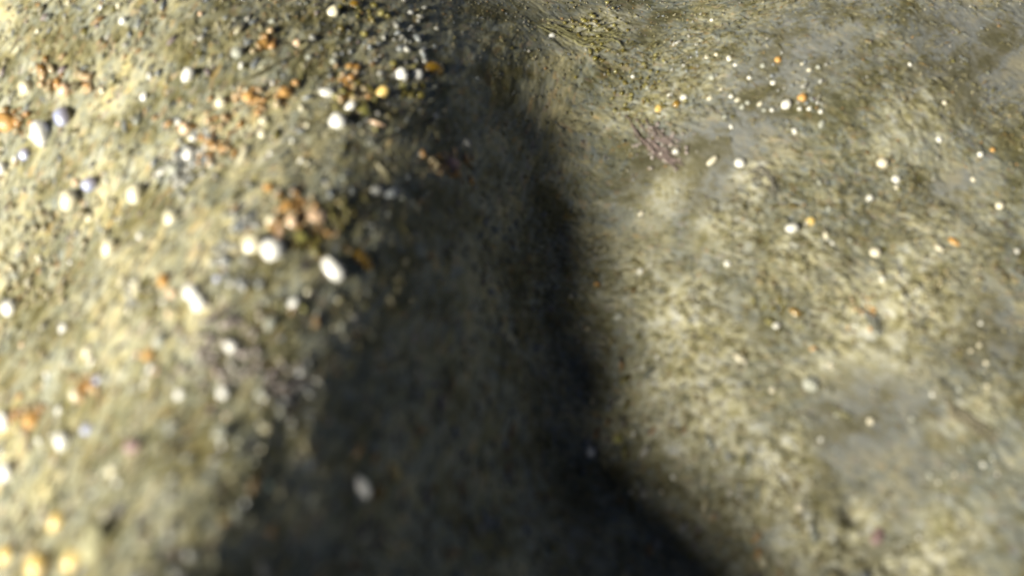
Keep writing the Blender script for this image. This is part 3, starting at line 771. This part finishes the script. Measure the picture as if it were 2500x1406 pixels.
# the sparkling scatter: look-alike grains that share one description
spark = [(1733, 240, 16, 12), (1760, 220, 12, 9), (1690, 262, 10, 9), (1785, 236, 13, 10), (1800, 245, 14, 9), (1825, 252, 12, 12), (1855, 255, 16, 10), (1866, 270, 12, 9), (1812, 262, 16, 12), (1975, 267, 14, 10),
         (2003, 275, 12, 10), (1952, 268, 12, 12), (1725, 140, 13, 12), (1748, 136, 10, 10), (1780, 145, 16, 12), (1795, 160, 10, 10), (1862, 162, 14, 12), (1830, 192, 12, 12), (1738, 192, 14, 14), (1700, 110, 12, 8),
         (1712, 100, 12, 9), (1738, 50, 10, 9), (1998, 165, 12, 12), (1958, 157, 8, 8), (1975, 172, 12, 9), (1887, 203, 14, 12), (1785, 310, 14, 8), (1770, 286, 16, 9), (1545, 190, 12, 10), (1580, 215, 14, 9), (1635, 235, 14, 9), (1885, 270, 12, 10)]
for (px, py, w, h) in spark:
    add_stone('sand_grain', 'grain', px, py, w, h, random.uniform(-40, 60), random.choice(['white', 'pale', 'cream']),
              "tiny glinting grain in the sparkling scatter across the upper right silt", "grains of the sparkling scatter", shape='c')
far = [(1490 + random.uniform(0, 950), random.uniform(420, 1380), random.uniform(8, 14)) for _ in range(70)]
for (px, py, w) in far:
    add_stone('sand_grain', 'grain', px, py, w, w * random.uniform(.7, 1), random.uniform(0, 90), random.choice(['white', 'pale', 'cream', 'pale']),
              "tiny pale grain peppering the algae of the right bank", "pale grains peppering the right bank", shape='c')
dk = [(random.uniform(850, 1420), random.uniform(480, 1380), random.uniform(9, 20)) for _ in range(34)]
for (px, py, w) in dk:
    add_stone('sand_grain', 'grain', px, py, w, w * random.uniform(.5, 1), random.uniform(10, 50), random.choice(['grey', 'pale']),
              "dim grey grain lost in the dark trough", "dim grains in the dark trough", shape='c')
lf = [(random.uniform(0, 760), random.uniform(0, 1250), random.uniform(9, 22)) for _ in range(100)]
for (px, py, w) in lf:
    add_stone('sand_grain', 'grain', px, py, w, w * random.uniform(.45, .9), random.uniform(10, 55), random.choice(['cream', 'white', 'pale', 'white', 'peach']),
              "small pale grain speckling the sunlit mound", "pale grains speckling the sunlit mound", shape='c', lift=0.42)

# ------------------------------------------------------------------ weed and filaments one can point at
def tube(name, cat, pts, rad, tint, label, group=None, flatness=1.0, rise=0.5):
    px = [q[0] for q in pts]; py = [q[1] for q in pts]
    t0 = np.linspace(0, 1, len(pts)); t = np.linspace(0, 1, 28)
    def cr(v):
        v = np.asarray(v, float); k = t * (len(v) - 1); i = np.clip(k.astype(int), 0, len(v) - 2); f = k - i
        vm = np.concatenate([[2 * v[0] - v[1]], v, [2 * v[-1] - v[-2]]])
        a, b_, c, d = vm[i], vm[i + 1], vm[i + 2], vm[i + 3]
        return 0.5 * ((2 * b_) + (-a + c) * f + (2 * a - 5 * b_ + 4 * c - d) * f ** 2 + (-a + 3 * b_ - 3 * c + d) * f ** 3)
    p, dep = at_many(cr(px), cr(py))
    k = dep / 2500 * 36 / LENS
    r = rad * k * (0.35 + 0.65 * np.sin(np.pi * np.clip(t * 0.9 + 0.08, 0, 1))) * (1 + 0.15 * rng.standard_normal(28))
    Pp = np.stack([p[:, 0], p[:, 1], full_h(p[:, 0], p[:, 1]) + r * rise], -1)
    for _ in range(2):
        Pp[1:-1, 2] = (Pp[:-2, 2] + Pp[1:-1, 2] + Pp[2:, 2]) / 3
    Pp[:, 2] += 0.0004
    T = np.gradient(Pp, axis=0); T /= np.linalg.norm(T, axis=1, keepdims=True)
    Sd = np.cross(T, [0, 0, 1.0]); Sd /= np.linalg.norm(Sd, axis=1, keepdims=True); U = np.cross(Sd, T)
    m_ = 8; th = np.arange(m_) * 2 * math.pi / m_
    V = Pp[:, None] + (Sd[:, None] * np.cos(th)[None, :, None] + U[:, None] * np.sin(th)[None, :, None] * flatness) * r[:, None, None]
    FF = []
    for a in range(27):
        for j in range(m_):
            j2 = (j + 1) % m_
            FF += [a * m_ + j, a * m_ + j2, (a + 1) * m_ + j2, (a + 1) * m_ + j]
    tt = np.tile(np.array([*tint, 1.0]), (28 * m_, 1))
    org = Pp[14].copy()
    o = link(name, mesh_from(name, V.reshape(-1, 3) - org, FF, 4, fuzz_mat, tt))
    o.location = org
    o["label"] = label; o["category"] = cat
    if group: o["group"] = group
    return o

tube("plant_root", "root", [(920, 262), (985, 264), (1040, 262), (1064, 240), (1078, 220), (1120, 212)], 3.6, (0.30, 0.30, 0.22), "pale curling root hooked right of the glowing oval pebble")
tube("plant_root", "root", [(870, 330), (905, 350), (985, 320), (1050, 285), (1062, 255)], 3.0, (0.28, 0.28, 0.2), "pale root sweeping under the hooked root at the trough rim")
tube("plant_root", "root", [(820, 570), (880, 530), (945, 480), (1010, 430)], 3.4, (0.26, 0.26, 0.2), "long straight root running up right past the grey pebble")
tube("plant_root", "root", [(690, 1025), (720, 1000), (765, 975)], 5.0, (0.52, 0.46, 0.32), "short thick pale root piece at the lower edge of light")
tube("plant_root", "root", [(560, 210), (620, 185), (690, 150), (750, 120)], 3.2, (0.46, 0.42, 0.24), "yellowish root crossing the upper mound below the tan stone")
tube("plant_root", "root", [(480, 850), (510, 870), (530, 905), (560, 930)], 3.5, (0.44, 0.35, 0.34), "mauve rootlet descending through the mauve gravel")
tube("plant_root", "root", [(500, 790), (540, 760), (580, 735)], 4.0, (0.46, 0.34, 0.34), "mauve rootlet rising at the top of the mauve gravel")
def weed(name, cat, pts, rad, tint, label, flatness=0.5):
    """a tuft: many thin strands running loosely together along a path, one mesh"""
    t0 = np.linspace(0, 1, len(pts)); m_ = 30; seg = 6
    A_ = []
    VV, FF, TT_ = [], [], []
    for q in range(m_):
        a = random.uniform(0, 0.8); b_ = min(1.0, a + random.uniform(0.2, 0.5)); t = np.linspace(a, b_, seg + 1)
        ox, oy = random.gauss(0, rad), random.gauss(0, rad); sp = random.gauss(0, rad * 0.9)
        px = np.interp(t, t0, [c[0] for c in pts]) + ox + sp * (t - a) * 3; py = np.interp(t, t0, [c[1] for c in pts]) + oy + random.gauss(0, rad) * (t - a) * 3
        px = px + np.cumsum(rng.standard_normal(seg + 1)) * rad * 0.15; py = py + np.cumsum(rng.standard_normal(seg + 1)) * rad * 0.15
        A_.append((px, py))
    pa, da = at_many(np.array([q[0] for q in A_]), np.array([q[1] for q in A_]))
    ha = full_h(pa[..., 0], pa[..., 1])
    for q in range(m_):
        p = pa[q]; k = da[q] / 2500 * 36 / LENS
        r_ = random.uniform(1.2, 2.6) * k * (1.05 - np.linspace(0, 1, seg + 1) ** 2)
        Pp = np.stack([p[:, 0], p[:, 1], ha[q] + r_ * 0.6 + random.uniform(0, 0.002) * np.sin(np.linspace(0.2, 2.8, seg + 1))], -1)
        T = np.gradient(Pp, axis=0); T /= np.linalg.norm(T, axis=1, keepdims=True) + 1e-9
        Sd = np.cross(T, [0, 0, 1.0]); Sd /= np.linalg.norm(Sd, axis=1, keepdims=True) + 1e-9; U = np.cross(Sd, T)
        th = np.arange(4) * math.pi / 2
        V = Pp[:, None] + (Sd[:, None] * np.cos(th)[None, :, None] + U[:, None] * np.sin(th)[None, :, None]) * r_[:, None, None]
        base = len(VV) * (seg + 1) * 4
        VV.append(V.reshape(-1, 3)); f_ = random.uniform(0.7, 1.25)
        TT_.append(np.tile(np.array([tint[0] * f_, tint[1] * f_, tint[2] * f_, 1.0]), ((seg + 1) * 4, 1)))
        for a_ in range(seg):
            for j in range(4):
                j2 = (j + 1) % 4
                FF += [base + a_ * 4 + j, base + a_ * 4 + j2, base + (a_ + 1) * 4 + j2, base + (a_ + 1) * 4 + j]
    V = np.concatenate(VV); org = V.mean(0)
    o = link(name, mesh_from(name, V - org, FF, 4, fuzz_mat, np.concatenate(TT_)))
    o.location = org; o["label"] = label; o["category"] = cat
    return o

weed("weed_tuft", "weed", [(1545, 300), (1570, 335), (1600, 365), (1640, 392), (1665, 400)], 9.0, (0.46, 0.36, 0.33), "dusky pink weed frond lying at the top of the bank", flatness=0.35)
weed("weed_tuft", "weed", [(1585, 310), (1610, 340), (1645, 362)], 7.0, (0.46, 0.37, 0.34), "paler mauve frond beside the dusky pink one", flatness=0.35)
weed("weed_tuft", "weed", [(1320, 60), (1370, 78), (1420, 95), (1500, 88), (1530, 100)], 13.0, (0.42, 0.40, 0.20), "pale yellow-green algae tuft at the top middle", flatness=0.4)
weed("weed_tuft", "weed", [(2030, 1000), (2055, 1012), (2075, 1030)], 3.5, (0.5, 0.48, 0.28), "short yellowish filament on the smooth brown silt")
weed("weed_tuft", "weed", [(2300, 975), (2330, 1010), (2370, 1040), (2420, 1075)], 7.0, (0.44, 0.40, 0.28), "pale beige weed strand at lower right", flatness=0.5)
weed("weed_tuft", "weed", [(2100, 770), (2130, 790), (2140, 820)], 6.0, (0.5, 0.52, 0.46), "white-grey weed wisp mid right bank", flatness=0.5)
weed("weed_tuft", "weed", [(1820, 440), (1850, 420), (1880, 440), (1900, 480)], 9.0, (0.40, 0.38, 0.30), "pale grey weed tuft below the white pebble on silt", flatness=0.5)
